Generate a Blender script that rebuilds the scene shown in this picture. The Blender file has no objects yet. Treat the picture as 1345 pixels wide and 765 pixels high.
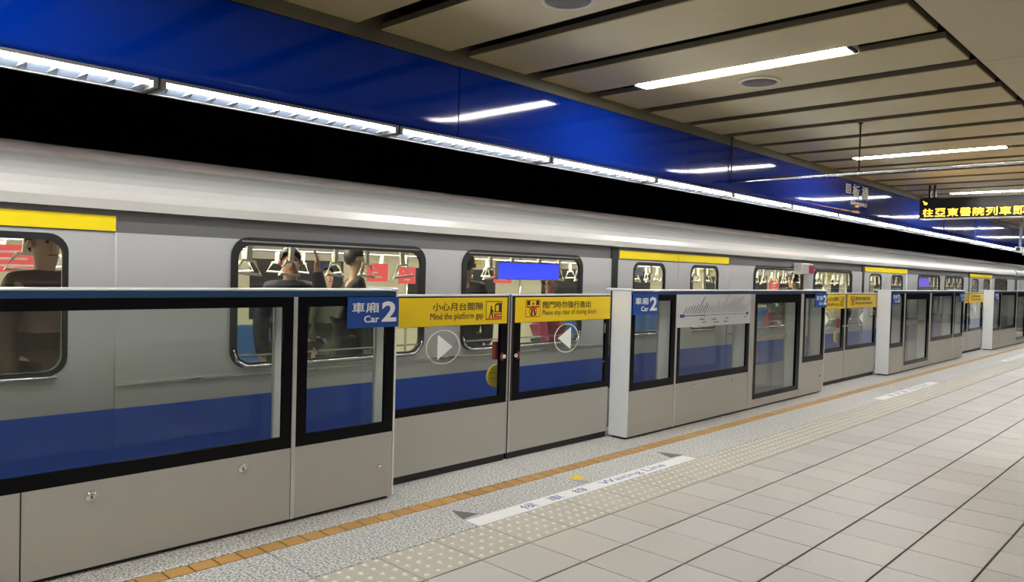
import bpy, bmesh, math, random
from mathutils import Matrix, Vector

# ------------------------------------------------------------------ camera, world, exposure
sc = bpy.context.scene
COL = sc.collection
F_PX, YAW, PITCH, ROLL = 998.083, 0.758241, -0.0252402, 0.0271152
cy_, sy_ = math.cos(YAW), math.sin(YAW)
fw = Vector((-sy_*math.cos(PITCH), cy_*math.cos(PITCH), math.sin(PITCH)))
rt = Vector((cy_, sy_, 0)); up = rt.cross(fw)
r2 = rt*math.cos(ROLL) + up*math.sin(ROLL); u2 = -rt*math.sin(ROLL) + up*math.cos(ROLL)
cam_d = bpy.data.cameras.new('camera'); cam = bpy.data.objects.new('camera', cam_d); COL.objects.link(cam)
cam.matrix_world = Matrix(((r2.x, u2.x, -fw.x, 0), (r2.y, u2.y, -fw.y, 0), (r2.z, u2.z, -fw.z, 1.5), (0, 0, 0, 1)))
cam_d.sensor_width = 36.0; cam_d.lens = F_PX/1345*36.0; cam_d.clip_start = 0.05; cam_d.clip_end = 200
sc.camera = cam
w = bpy.data.worlds.new('world'); sc.world = w; w.use_nodes = True
w.node_tree.nodes['Background'].inputs[0].default_value = (0.02, 0.021, 0.024, 1)
w.node_tree.nodes['Background'].inputs[1].default_value = 0.3
sc.view_settings.view_transform = 'Standard'; sc.view_settings.look = 'None'
sc.view_settings.gamma = 1; sc.view_settings.use_curve_mapping = False
sc.view_settings.exposure = 0.75
sc.cycles.use_denoising = True
sc.cycles.max_bounces = 10; sc.cycles.transparent_max_bounces = 24
sc.cycles.diffuse_bounces = 4; sc.cycles.glossy_bounces = 4
sc.cycles.sample_clamp_indirect = 8
TUBE_W, FILL_W, STRIP_W, CAR_W, LED_W = 43.0, 2.6, 36.0, 9.0, 7.0
RND = random.Random(7)

# ------------------------------------------------------------------ materials
MATS = {}
def mat(name, col, rough=0.5, metal=0.0, coat=0.0, spec=0.5, emis=None, estr=0.0):
    if name in MATS: return MATS[name]
    m = bpy.data.materials.new(name); m.use_nodes = True; MATS[name] = m
    b = m.node_tree.nodes['Principled BSDF']
    b.inputs['Base Color'].default_value = (*col, 1); b.inputs['Roughness'].default_value = rough
    b.inputs['Metallic'].default_value = metal; b.inputs['Coat Weight'].default_value = coat
    b.inputs['Coat Roughness'].default_value = 0.03; b.inputs['Specular IOR Level'].default_value = spec
    if emis:
        b.inputs['Emission Color'].default_value = (*emis, 1); b.inputs['Emission Strength'].default_value = estr
    return m
def nodes(m): return m.node_tree.nodes, m.node_tree.links
def speckle(m, c1, c2, scale, detail=2.0, lo=0.35, hi=0.65, rand=0.0, bump=0.0, tint=None):
    """world-space grain between two colours, optional per-object value shift"""
    N, L = nodes(m); b = N['Principled BSDF']
    g = N.new('ShaderNodeNewGeometry'); n = N.new('ShaderNodeTexNoise')
    n.inputs['Scale'].default_value = scale; n.inputs['Detail'].default_value = detail
    L.new(g.outputs['Position'], n.inputs['Vector'])
    r = N.new('ShaderNodeValToRGB'); e = r.color_ramp.elements
    e[0].position = lo; e[0].color = (*c1, 1); e[1].position = hi; e[1].color = (*c2, 1)
    L.new(n.outputs['Fac'], r.inputs['Fac']); out = r.outputs['Color']
    if rand:
        o = N.new('ShaderNodeObjectInfo'); mr = N.new('ShaderNodeMapRange')
        mr.inputs['To Min'].default_value = 1-rand; mr.inputs['To Max'].default_value = 1+rand
        L.new(o.outputs['Random'], mr.inputs['Value'])
        mx = N.new('ShaderNodeMix'); mx.data_type = 'RGBA'; mx.blend_type = 'MULTIPLY'; mx.inputs[0].default_value = 1
        L.new(out, mx.inputs[6]); L.new(mr.outputs[0], mx.inputs[7]); out = mx.outputs[2]
        if tint:
            wn = N.new('ShaderNodeTexWhiteNoise'); wn.noise_dimensions = '1D'; L.new(o.outputs['Random'], wn.inputs['W'])
            rr = N.new('ShaderNodeValToRGB'); rr.color_ramp.interpolation = 'LINEAR'
            ee = rr.color_ramp.elements; ee[0].color = (*tint[0], 1); ee[1].color = (*tint[1], 1)
            L.new(wn.outputs['Value'], rr.inputs['Fac'])
            m2 = N.new('ShaderNodeMix'); m2.data_type = 'RGBA'; m2.blend_type = 'MULTIPLY'; m2.inputs[0].default_value = 1
            L.new(out, m2.inputs[6]); L.new(rr.outputs['Color'], m2.inputs[7]); out = m2.outputs[2]
    L.new(out, b.inputs['Base Color'])
    if bump:
        bp = N.new('ShaderNodeBump'); bp.inputs['Strength'].default_value = bump; bp.inputs['Distance'].default_value = 0.002
        L.new(n.outputs['Fac'], bp.inputs['Height']); L.new(bp.outputs['Normal'], b.inputs['Normal'])
    return m
def rough_var(m, scale, lo, hi, stretch=(1, 1, 1)):
    N, L = nodes(m); b = N['Principled BSDF']
    g = N.new('ShaderNodeNewGeometry'); mp = N.new('ShaderNodeMapping'); mp.inputs['Scale'].default_value = stretch
    n = N.new('ShaderNodeTexNoise'); n.inputs['Scale'].default_value = scale; n.inputs['Detail'].default_value = 3
    L.new(g.outputs['Position'], mp.inputs['Vector']); L.new(mp.outputs[0], n.inputs['Vector'])
    mr = N.new('ShaderNodeMapRange'); mr.inputs['To Min'].default_value = lo; mr.inputs['To Max'].default_value = hi
    L.new(n.outputs['Fac'], mr.inputs['Value']); L.new(mr.outputs[0], b.inputs['Roughness'])
    return m
def glass(name, tint, f0=.04):
    m = bpy.data.materials.new(name); m.use_nodes = True; N, L = nodes(m); N.clear(); MATS[name] = m
    o = N.new('ShaderNodeOutputMaterial'); t = N.new('ShaderNodeBsdfTransparent'); g = N.new('ShaderNodeBsdfGlossy')
    x = N.new('ShaderNodeMixShader'); lw = N.new('ShaderNodeLayerWeight'); lw.inputs['Blend'].default_value = .5
    pw_ = N.new('ShaderNodeMath'); pw_.operation = 'POWER'; pw_.inputs[1].default_value = 5
    f = N.new('ShaderNodeMapRange'); f.inputs['To Min'].default_value = f0; f.inputs['To Max'].default_value = 1
    L.new(lw.outputs['Facing'], pw_.inputs[0]); L.new(pw_.outputs[0], f.inputs['Value'])
    t.inputs[0].default_value = (*tint, 1); g.inputs['Roughness'].default_value = 0.02; g.inputs[0].default_value = (1, 1, 1, 1)
    L.new(f.outputs[0], x.inputs[0]); L.new(t.outputs[0], x.inputs[1]); L.new(g.outputs[0], x.inputs[2]); L.new(x.outputs[0], o.inputs[0])
    return m
def emit(name, col, s):
    m = mat(name, (0, 0, 0), 0.6, emis=col, estr=s); return m

M_TILE = speckle(mat('floor_tile', (.5, .5, .5), .38), (.40, .378, .345), (.57, .55, .522), 260, 2, .38, .62, .06, .15,
                 ((1.0, .965, .93), (.985, .985, .99)))
M_TACT = speckle(mat('tactile_tile', (.5, .5, .5), .45), (.42, .39, .325), (.52, .49, .42), 240, 2, .38, .62, .05, .1)
M_DOME = mat('tactile_dome', (.78, .755, .665), .35)
M_GRAN = speckle(mat('granite', (.5, .5, .5), .4), (.20, .20, .19), (.71, .70, .67), 75, 5, .40, .58, .05, .25)
M_ORNG = speckle(mat('orange_tile', (.5, .3, .1), .4), (.36, .195, .05), (.52, .29, .085), 160, 2, .35, .65, .10)
M_GROUT = mat('grout', (.075, .068, .06), .8)
M_ALU = rough_var(mat('brushed_aluminium', (.50, .49, .455), .42, .4), 30, .36, .5, (1, .05, 1))
M_ALUW = rough_var(mat('end_cap_paint', (.80, .82, .84), .5, .1), 8, .38, .5)
M_SILV = mat('silver_profile', (.62, .62, .62), .3, .7)
M_INNER = mat('inner_divider', (.90, .93, .93), .5, .0)
M_BLACK = mat('black_glass_frame', (.004, .004, .005), .10, spec=.12)
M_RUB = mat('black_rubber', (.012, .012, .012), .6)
M_TOPB = mat('blue_rail', (.014, .055, .14), .3, .2, .2)
M_TOPW = mat('white_rail_top', (.72, .74, .76), .3, .3)
M_GLASS = glass('barrier_glass', (.925, .94, .92), .02)
M_TGLASS = glass('train_glass', (.95, .955, .945), .035)
M_SIGNB = mat('sign_blue', (.008, .065, .33), .35)
M_WHITE = mat('print_white', (.82, .82, .82), .45)
M_YEL = mat('sign_yellow', (.80, .56, .004), .4)
M_YEL2 = mat('train_yellow', (.80, .61, .008), .35, emis=None)
M_INK = mat('print_black', (.012, .012, .012), .5)
M_REDI = mat('print_red', (.45, .03, .03), .5)
M_FRIT = mat('arrow_frit', (.92, .97, .93), .5)
M_MAP = mat('map_board', (.62, .63, .66), .4)
M_MAPL = mat('map_line', (.02, .05, .28), .4)
M_GREY = mat('print_grey', (.12, .12, .13), .5)
M_STEEL = rough_var(mat('train_steel', (.62, .62, .625), .4, .5), 20, .33, .46, (1, .04, 1))
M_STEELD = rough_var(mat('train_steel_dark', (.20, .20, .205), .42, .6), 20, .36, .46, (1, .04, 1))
M_TROOF = mat('train_roof', (.52, .50, .465), .25, .3, 0)
M_TRIB = mat('train_roof_rib', (.20, .16, .135), .5)
M_TBLUE = rough_var(mat('train_blue_band', (.008, .075, .47), .35, .0, .0, .3), 20, .28, .4, (1, .05, 1))
M_CHR = mat('chrome', (.78, .78, .78), .15, .95)
M_TDARK = mat('train_gasket', (.012, .012, .013), .5)
M_CREAM = mat('train_interior', (.74, .70, .53), .5)
M_TFLR = mat('train_floor', (.25, .25, .26), .5)
M_SEAT = mat('seat_blue', (.03, .12, .36), .45)
M_FASC = mat('blue_fascia', (.0004, .024, .30), .07, .0, .0, .3)
M_SLAT = rough_var(mat('ceiling_slat', (.455, .378, .19), .42, .1), 3, .34, .46)
M_SLATSH = mat('ceiling_slat_shaded', (.15, .13, .085), .5)  # slat tan darkened, shade on the side faces put into the colour
M_SOFF = mat('soffit_trim', (.10, .09, .06), .5)
M_VOID = mat('ceiling_void', (.008, .008, .008), .9)
M_PLAIN = mat('ceiling_plain', (.52, .455, .30), .5)
M_TRACKW = mat('track_wall_panel', (.0035, .004, .006), .7, spec=.2)
M_DARK = mat('dark_metal', (.03, .028, .024), .45, .3)
M_SPK = speckle(mat('speaker_grille', (.1, .09, .085), .6), (.05, .045, .045), (.16, .15, .145), 420, 0, .4, .6)
M_SPKR = mat('speaker_ring', (.55, .51, .42), .45)
E_TUBE = emit('tube_light', (1.0, .97, .92), TUBE_W)
E_FILL = emit('fill_panel_light', (1.0, .97, .92), FILL_W)
E_STRIP = emit('strip_tube', (.96, .98, 1.0), STRIP_W)
E_CAR = emit('carriage_light', (1.0, .95, .74), CAR_W)
E_LED = emit('led_amber', (1.0, .46, .02), LED_W)
E_BLUE = emit('train_display', (.035, .06, 1.0), .9)
E_PURP = emit('train_display_violet', (.22, .16, .85), .9)
E_REDS = emit('train_red_screen', (.9, .10, .09), .55)
M_LOUV = mat('louvre_blade', (.28, .34, .44), .35, .1)
M_LOUVB = mat('louvre_edge', (.34, .36, .38), .4)
M_LOUVT = mat('lamp_trim', (.13, .125, .12), .45, .2)

# ------------------------------------------------------------------ geometry helpers
def link(name, me, m=None, parent=None):
    o = bpy.data.objects.new(name, me); COL.objects.link(o)
    if m is not None and not me.materials:
        for k in (m if isinstance(m, (list, tuple)) else [m]): me.materials.append(k)
    if parent is not None: setp(o, parent)
    return o
def origin(o):
    v = Vector((0, 0, 0))
    while o is not None: v += o.location; o = o.parent
    return v
def setp(o, parent):
    """parent keeping world-space vertex coordinates (all parents are only translated)"""
    o.parent = parent; o.location = o.location - wloc(parent)
def wloc(o):
    v = Vector(o.location); p = o.parent
    while p is not None: v += p.location; p = p.parent
    return v
def tag(o, label, cat, group=None, kind=None):
    if label: o['label'] = label
    if cat: o['category'] = cat
    if group: o['group'] = group
    if kind: o['kind'] = kind
    return o
def thing(name, loc, label, cat, group=None):
    o = bpy.data.objects.new(name, None); COL.objects.link(o); o.location = loc; o.empty_display_size = .1
    return tag(o, label, cat, group)
class MB:
    def __init__(s): s.v = []; s.f = []; s.mi = []
    def box(s, a, b, mi=0, faces='all'):
        (x0, y0, z0), (x1, y1, z1) = a, b
        n = len(s.v)
        s.v += [(x0, y0, z0), (x1, y0, z0), (x1, y1, z0), (x0, y1, z0), (x0, y0, z1), (x1, y0, z1), (x1, y1, z1), (x0, y1, z1)]
        q = [(0, 3, 2, 1), (4, 5, 6, 7), (0, 1, 5, 4), (2, 3, 7, 6), (1, 2, 6, 5), (3, 0, 4, 7)]
        for k in q: s.f.append(tuple(n+i for i in k)); s.mi.append(mi)
        return s
    def frust(s, a, b, ins, mi=0):
        """block with a chamfered top edge, open below"""
        (x0, y0, z0), (x1, y1, z1) = a, b; n = len(s.v)
        s.v += [(x0, y0, z0), (x1, y0, z0), (x1, y1, z0), (x0, y1, z0)]
        zz = z1-ins
        s.v += [(x0, y0, zz), (x1, y0, zz), (x1, y1, zz), (x0, y1, zz)]
        s.v += [(x0+ins, y0+ins, z1), (x1-ins, y0+ins, z1), (x1-ins, y1-ins, z1), (x0+ins, y1-ins, z1)]
        for l in (0, 4):
            for i in range(4):
                j = (i+1) % 4; s.f.append((n+l+i, n+l+j, n+l+4+j, n+l+4+i)); s.mi.append(mi)
        s.f.append((n+8, n+9, n+10, n+11)); s.mi.append(mi)
        return s
    def tube(s, pts, r, seg=10, mi=0, closed=False):
        pts = [Vector(p) for p in pts]; n0 = len(s.v); R = []
        for i, p in enumerate(pts):
            a = pts[i-1] if i else (pts[-1] if closed else p); b = pts[(i+1) % len(pts)] if (i < len(pts)-1 or closed) else p
            d = (b-a).normalized(); h = Vector((0, 0, 1)) if abs(d.z) < .9 else Vector((1, 0, 0))
            u = d.cross(h).normalized(); v = u.cross(d)
            rr = r[i] if isinstance(r, (list, tuple)) else r
            for k in range(seg):
                t = 2*math.pi*k/seg; s.v.append(tuple(p+u*(rr*math.cos(t))+v*(rr*math.sin(t))))
        m = len(pts)
        for i in range(m if closed else m-1):
            for k in range(seg):
                a = n0+i*seg+k; b = n0+i*seg+(k+1) % seg; c = n0+((i+1) % m)*seg+(k+1) % seg; d = n0+((i+1) % m)*seg+k
                s.f.append((a, b, c, d)); s.mi.append(mi)
        if not closed:
            s.f.append(tuple(n0+k for k in range(seg))[::-1]); s.f.append(tuple(n0+(m-1)*seg+k for k in range(seg))); s.mi += [mi, mi]
        return s
    def lathe(s, prof, c, axis='z', seg=24, mi=0):
        """prof: (radius, height) pairs turned about an axis through c"""
        n0 = len(s.v)
        for r, h in prof:
            for k in range(seg):
                t = 2*math.pi*k/seg; p = (r*math.cos(t), r*math.sin(t), h)
                if axis == 'x': p = (p[2], p[0], p[1])
                if axis == 'y': p = (p[1], p[2], p[0])
                s.v.append((c[0]+p[0], c[1]+p[1], c[2]+p[2]))
        for i in range(len(prof)-1):
            for k in range(seg):
                s.f.append((n0+i*seg+k, n0+i*seg+(k+1) % seg, n0+(i+1)*seg+(k+1) % seg, n0+(i+1)*seg+k)); s.mi.append(mi)
        s.f.append(tuple(n0+k for k in range(seg))[::-1]); s.f.append(tuple(n0+(len(prof)-1)*seg+k for k in range(seg))); s.mi += [mi, mi]
        return s
    def poly(s, pts, mi=0):
        n = len(s.v); s.v += [tuple(p) for p in pts]; s.f.append(tuple(range(n, n+len(pts)))); s.mi.append(mi); return s
    def prism(s, pts, d, mi=0):
        """polygon pts pushed along vector d"""
        n = len(s.v); k = len(pts); d = Vector(d)
        s.v += [tuple(p) for p in pts] + [tuple(Vector(p)+d) for p in pts]
        s.f.append(tuple(range(n, n+k))[::-1]); s.f.append(tuple(range(n+k, n+2*k))); s.mi += [mi, mi]
        for i in range(k):
            j = (i+1) % k; s.f.append((n+i, n+j, n+k+j, n+k+i)); s.mi.append(mi)
        return s
    def mesh(s, name, smooth=False):
        me = bpy.data.meshes.new(name); me.from_pydata(s.v, [], s.f)
        me.polygons.foreach_set('material_index', s.mi)
        bm = bmesh.new(); bm.from_mesh(me); bmesh.ops.recalc_face_normals(bm, faces=bm.faces); bm.to_mesh(me); bm.free()
        if smooth: me.polygons.foreach_set('use_smooth', [True]*len(me.polygons))
        me.update(); return me
    def build(s, name, m, parent=None, smooth=False): return link(name, s.mesh(name, smooth), m, parent)
def box(name, a, b, m, parent=None, bev=0.0):
    me = MB().box(a, b).mesh(name)
    if bev:
        bm = bmesh.new(); bm.from_mesh(me); bmesh.ops.bevel(bm, geom=bm.edges[:], offset=bev, segments=2, affect='EDGES', profile=.5)
        bm.to_mesh(me); bm.free()
    return link(name, me, m, parent)
# local planes: columns are the world directions of local X, Y, Z
FACE_X = Matrix(((0, 0, 1), (1, 0, 0), (0, 1, 0)))       # X->+y  Y->+z  Z->+x  (read from the platform)
FACE_Y = Matrix(((1, 0, 0), (0, 0, -1), (0, 1, 0)))      # X->+x  Y->+z  Z->-y  (read looking along the platform)
FACE_F = Matrix(((0, -1, 0), (1, 0, 0), (0, 0, 1)))      # X->+y  Y->-x  Z->+z  (lies on the floor)
def eval_mesh(o):
    dg = bpy.context.evaluated_depsgraph_get(); dg.update()
    return bpy.data.meshes.new_from_object(o.evaluated_get(dg))
def rrect(x0, y0, x1, y1, r, n=6):
    if r <= 0: return [(x0, y0), (x1, y0), (x1, y1), (x0, y1)]
    P = []
    for cx, cy, a in ((x1-r, y0+r, -90), (x1-r, y1-r, 0), (x0+r, y1-r, 90), (x0+r, y0+r, 180)):
        for k in range(n+1):
            t = math.radians(a+90*k/n); P.append((cx+r*math.cos(t), cy+r*math.sin(t)))
    return P
def plate(name, outers, holes, x, th, m, parent=None, face=FACE_X):
    """flat plate with openings: 2-D outlines filled and given thickness th behind plane coordinate x"""
    cu = bpy.data.curves.new('tmp', 'CURVE'); cu.dimensions = '2D'; cu.fill_mode = 'BOTH'; cu.extrude = th/2
    for pts in outers+holes:
        sp = cu.splines.new('POLY'); sp.points.add(len(pts)-1); sp.use_cyclic_u = True
        for i, p in enumerate(pts): sp.points[i].co = (p[0], p[1], 0, 1)
    o = bpy.data.objects.new('tmp', cu); COL.objects.link(o); me = eval_mesh(o); bpy.data.objects.remove(o); bpy.data.curves.remove(cu)
    me.transform(Matrix.Translation((0, 0, x-th/2))); me.transform(face.to_4x4()); me.name = name; me.materials.clear()
    return link(name, me, m, parent)
def text(name, s, rect, h, m, parent=None, face=FACE_X, bold=0.0, th=.002, fit='both'):
    """lettering whose bounding box fills rect=(a0,b0,a1,b1) of the plane at height h"""
    cu = bpy.data.curves.new('tmp', 'FONT'); cu.body = s; cu.size = 1; cu.offset = bold; cu.extrude = .001; cu.resolution_u = 3
    o = bpy.data.objects.new('tmp', cu); COL.objects.link(o); me = eval_mesh(o); bpy.data.objects.remove(o); bpy.data.curves.remove(cu)
    xs = [v.co.x for v in me.vertices]; ys = [v.co.y for v in me.vertices]
    sx = (rect[2]-rect[0])/(max(xs)-min(xs)); syy = (rect[3]-rect[1])/(max(ys)-min(ys))
    for v in me.vertices:
        v.co = ((v.co.x-min(xs))*sx+rect[0], (v.co.y-min(ys))*syy+rect[1], h+(th if v.co.z > 0 else 0))
    me.transform(face.to_4x4()); me.name = name; me.materials.clear()
    return link(name, me, m, parent)
def prints(name, shapes, h, mats, parent=None, face=FACE_X):
    """flat print: list of (points, material index) in plane coordinates, each laid a hair above the last"""
    mb = MB()
    for i, (pts, mi) in enumerate(shapes): mb.poly([(p[0], p[1], h+.0001*i) for p in pts], mi)
    me = mb.mesh(name)
    me.transform(face.to_4x4())
    return link(name, me, mats, parent)
def circ(cx, cy, rx, ry=None, n=20, a0=0, a1=360):
    ry = ry or rx
    return [(cx+rx*math.cos(math.radians(a0+(a1-a0)*k/n)), cy+ry*math.sin(math.radians(a0+(a1-a0)*k/n))) for k in range(n if a1-a0 == 360 else n+1)]
def ringband(cx, cy, rx, ry, wx, wy, a0=0, a1=360, n=32, mi=0):
    o = []
    for k in range(n):
        t0 = math.radians(a0+(a1-a0)*k/n); t1 = math.radians(a0+(a1-a0)*(k+1)/n)
        o.append(([(cx+rx*math.cos(t0), cy+ry*math.sin(t0)), (cx+rx*math.cos(t1), cy+ry*math.sin(t1)),
                   (cx+(rx-wx)*math.cos(t1), cy+(ry-wy)*math.sin(t1)), (cx+(rx-wx)*math.cos(t0), cy+(ry-wy)*math.sin(t0))], mi))
    return o
def stroke(x0, y0, x1, y1, wd, mi=0):
    dx, dy = x1-x0, y1-y0; l = math.hypot(dx, dy) or 1; nx, ny = -dy/l*wd/2, dx/l*wd/2
    return ([(x0+nx, y0+ny), (x0-nx, y0-ny), (x1-nx, y1-ny), (x1+nx, y1+ny)], mi)

XB, XD, XT = -3.94, -4.15, -4.55        # barrier face, sliding gate face, train side
YJ, PT = 3.13, 0.3755                   # tile joint origin and pitch
ORD = ['first', 'second', 'third', 'fourth', 'fifth', 'sixth', 'seventh', 'eighth', 'ninth', 'tenth', 'eleventh', 'twelfth',
       'thirteenth', 'fourteenth', 'fifteenth', 'sixteenth', 'seventeenth', 'eighteenth', 'nineteenth', 'twentieth']

# ------------------------------------------------------------------ platform floor
floor = box('floor', (-4.42, -9, -1.2), (6.5, 34, -.007), M_GROUT); tag(floor, 'platform floor of beige tiles with granite edge', 'floor', kind='structure')
track = box('trim_2', (-9.6, -9, -1.35), (-4.42, 45, -1.2), M_VOID); tag(track, 'dark track bed below the train', 'track bed', kind='structure')
def tile_mesh(name, w_, d_, g=.003, ins=.0015):
    return MB().frust((-w_/2+g, -d_/2+g, -.02), (w_/2-g, d_/2-g, 0), ins).mesh(name)
tm = MB().frust((-PT/2+.0055, -PT/2+.0035, -.02), (PT/2-.0055, PT/2-.0035, 0), .0015).mesh('floor_tile'); tm.materials.append(M_TILE)
def rowc(k): return YJ+PT*(k+.5)
rest = MB()
X0T = -2.775
for k in range(-30, 80):
    y = rowc(k)
    for j in range(24):
        x = X0T+PT*(j+.5)
        if y > 1.2 and y < 17.6 and x < -.15*y+.45:
            o = link('floor_tile', tm, None, floor); o.location = Vector((x, y, RND.uniform(-.0007, .0007)))-Vector(floor.location)
        elif y < 32: rest.frust((x-PT/2+.0035, y-PT/2+.0035, -.02), (x+PT/2-.0035, y+PT/2-.0035, 0), .0015)
o = rest.build('far_tiles', M_TILE, floor); o['kind'] = 'stuff'
tt = MB().frust((-.1915+.003, -PT/2+.003, -.02), (.1915-.003, PT/2-.003, 0), .0015)
for a in range(5):
    for b in range(5):
        cx, cyy = -.1915+.383*(a+.5)/5, -PT/2+PT*(b+.5)/5
        n = len(tt.v); r = .016
        for rr, zz in ((r, 0), (r*.72, .006)):
            for q in range(8): t = q*math.pi/4; tt.v.append((cx+rr*math.cos(t), cyy+rr*math.sin(t), zz))
        for q in range(8): tt.f.append((n+q, n+(q+1) % 8, n+8+(q+1) % 8, n+8+q)); tt.mi.append(1)
        tt.f.append(tuple(n+8+q for q in range(8))); tt.mi.append(1)
ttm = tt.mesh('tactile_tile'); ttm.materials.append(M_TACT); ttm.materials.append(M_DOME)
for k in range(-8, 70):
    o = link('tactile_tile', ttm, None, floor); o.location = (-2.9665, rowc(k), .0004)
gp = 3*PT
ga = MB().frust((-.2225+.002, -gp/2+.002, -.02), (.2225-.002, gp/2-.002, 0), .0015).mesh('granite_slab'); ga.materials.append(M_GRAN)
gb = MB().frust((-.35+.002, -gp/2+.002, -.02), (.35-.002, gp/2-.002, 0), .0015).mesh('edge_slab'); gb.materials.append(M_GRAN)
for k in range(-4, 24):
    y = YJ+gp*(k+.5)
    o = link('granite_slab', ga, None, floor); o.location = (-3.383, y, RND.uniform(-.0006, .0003))
    o = link('edge_slab', gb, None, floor); o.location = (-4.072, y, RND.uniform(-.0006, .0003))
po = PT/3
om = MB().frust((-.0555+.003, -po/2+.0045, -.02), (.0555-.003, po/2-.0045, 0), .0015).mesh('orange_tile'); om.materials.append(M_ORNG)
for k in range(-22, 215):
    o = link('orange_tile', om, None, floor); o.location = (-3.662, YJ+po*(k+.5), RND.uniform(-.0005, .0006))
# waiting line and floor arrows (paint on the paving)
def waiting_line(y0, label, full=True):
    y1 = y0+2.48
    wl = thing('waiting_line', (-3.225, (y0+y1)/2, 0), label, 'floor marking', 'waiting lines painted on the platform')
    prints('line_band', [([(y0, 3.155), (y1, 3.155), (y1, 3.285), (y0, 3.285)], 0)], .0012, [M_WHITE], wl, FACE_F)
    for i, ch in enumerate('候車線'):
        a = y0+.43+i*.265
        text('lettering', ch, (a, 3.18, a+.13, 3.262), .0016, M_MAPL, wl, FACE_F, 0, .0002)
    text('lettering', 'Waiting', (y0+1.27, 3.172, y0+1.76, 3.262), .0016, M_MAPL, wl, FACE_F, 0, .0002)
    text('lettering', 'Line', (y0+1.82, 3.19, y0+2.09, 3.262), .0016, M_MAPL, wl, FACE_F, 0, .0002)
    return wl
waiting_line(3.115, 'white waiting line with violet lettering beside the tactile strip, nearest the camera')
waiting_line(10.26, 'white waiting line on the paving by the second pair of sliding gates')
waiting_line(17.46, 'white waiting line farthest along the platform, only a pale sliver')
def floor_tri(yc, kind, label, grp):
    t = thing('floor_arrow', (-3.39, yc, 0), label, 'floor marking', grp)
    if kind == 'left': pts = [(yc-.017, 3.484), (yc+.066, 3.325), (yc-.081, 3.31)]
    elif kind == 'right': pts = [(yc+.001, 3.506), (yc+.088, 3.292), (yc-.09, 3.308)]
    else: pts = [(yc-.01, 3.485), (yc+.127, 3.492), (yc+.058, 3.351)]
    if kind == 'yellow':
        prints('arrow_base', [([(yc-.027, 3.462), (yc+.06, 3.34), (yc+.015, 3.29), (yc-.045, 3.324)], 0)], .001, [M_GREY2], t, FACE_F)
        prints('arrow_face', [(pts, 0)], .0014, [M_YEL], t, FACE_F)
    else: prints('arrow_face', [(pts, 0)], .001, [M_DKGR], t, FACE_F)
M_GREY2 = mat('arrow_grey', (.33, .33, .34), .5); M_DKGR = speckle(mat('arrow_dark', (.1, .1, .1), .5), (.06, .06, .06), (.16, .16, .16), 200)
G_FA = None
floor_tri(3.20, 'left', 'dark grey triangle on the granite by the near end of the waiting line', G_FA)
floor_tri(4.32, 'yellow', 'yellow triangle on the granite beside the middle of the waiting line', G_FA)
floor_tri(5.54, 'right', 'dark grey triangle on the granite by the far end of the waiting line', G_FA)
floor_tri(11.55, 'yellow', 'small yellow triangle on granite before the second pair of sliding gates', G_FA)

# ------------------------------------------------------------------ ceiling, fascia, track wall, far shell
ceil = box('ceiling', (-9.6, -9, 3.42), (6.5, 45, 3.5), M_VOID); tag(ceil, 'slatted tan platform ceiling over a black void', 'ceiling', kind='structure')
PS = .787; Y0S = 5.275; SLOT = .182
pw = PS-SLOT
sm_ = MB().frust((-1.364, -pw/2, -.05), (1.364, pw/2, -.006), .006).mesh('ceiling_slat')
for v in sm_.vertices: v.co.z = -v.co.z-.056
sm_.flip_normals(); sm_.materials.append(M_SLAT); sm_.materials.append(M_SLATSH)
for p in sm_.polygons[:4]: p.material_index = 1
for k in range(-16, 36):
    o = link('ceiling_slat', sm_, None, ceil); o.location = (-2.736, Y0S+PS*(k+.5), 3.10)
    o.rotation_euler = (RND.uniform(-.002, .002), 0, 0)
pp = MB().box((-2.9+.003, -1.1805+.003, 0), (2.9-.003, 1.1805-.003, .04)).mesh('ceiling_panel'); pp.materials.append(M_PLAIN)
for k in range(-6, 12):
    o = link('ceiling_panel', pp, None, ceil); o.location = (1.572, 6.09+2.361*(k+.5), 3.05)
tr1 = box('trim_1', (-4.16, -9, 2.962), (-4.083, 45, 3.2), M_SOFF); tag(tr1, 'dark olive soffit trim between blue fascia and ceiling slats', 'trim', kind='structure')
tr3 = box('trim_3', (-1.366, -9, 3.10), (-1.332, 45, 3.2), M_VOID); tag(tr3, 'dark channel along the end of the ceiling slats', 'trim', kind='structure')
# blue enamel fascia, panels 3.34 long, curved back over the track at the bottom edge
fas = box('wall_left', (-4.50, -9, 2.60), (-4.16, 45, 3.3), M_VOID); tag(fas, 'glossy deep blue fascia above the platform edge', 'wall', kind='structure')
XF = -4.08
prof = [(-4.08, 2.957)]+[(-4.08, 2.93-.05*i) for i in range(9)]+[(-4.0805, 2.51), (-4.083, 2.492), (-4.089, 2.474), (-4.10, 2.46), (-4.115, 2.453)]
def fascia_mesh(L):
    mb = MB(); n = len(prof)
    for yy in (-L/2+.004, L/2-.004):
        mb.v += [(x-XF, yy, z) for x, z in prof] + [(x-XF-.025, yy, z) for x, z in prof]
    for i in range(n-1):
        mb.f.append((i, i+1, 2*n+i+1, 2*n+i)); mb.f.append((n+i+1, n+i, 3*n+i, 3*n+i+1))
        mb.f.append((i+1, i, n+i, n+i+1)); mb.f.append((2*n+i, 2*n+i+1, 3*n+i+1, 3*n+i)); mb.mi += [0]*4
    mb.f.append((n-1, 2*n-1, 4*n-1, 3*n-1)); mb.f.append((0, 2*n, 3*n, n)); mb.mi += [0, 0]
    return mb.mesh('fascia_panel', True)
fm = fascia_mesh(3.17); fm.materials.append(M_FASC)
bm = bmesh.new(); bm.from_mesh(fm)
for e in bm.edges:
    if len(e.link_faces) == 2 and e.calc_face_angle(0) > .9: e.smooth = False
bm.to_mesh(fm); bm.free()
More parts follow.
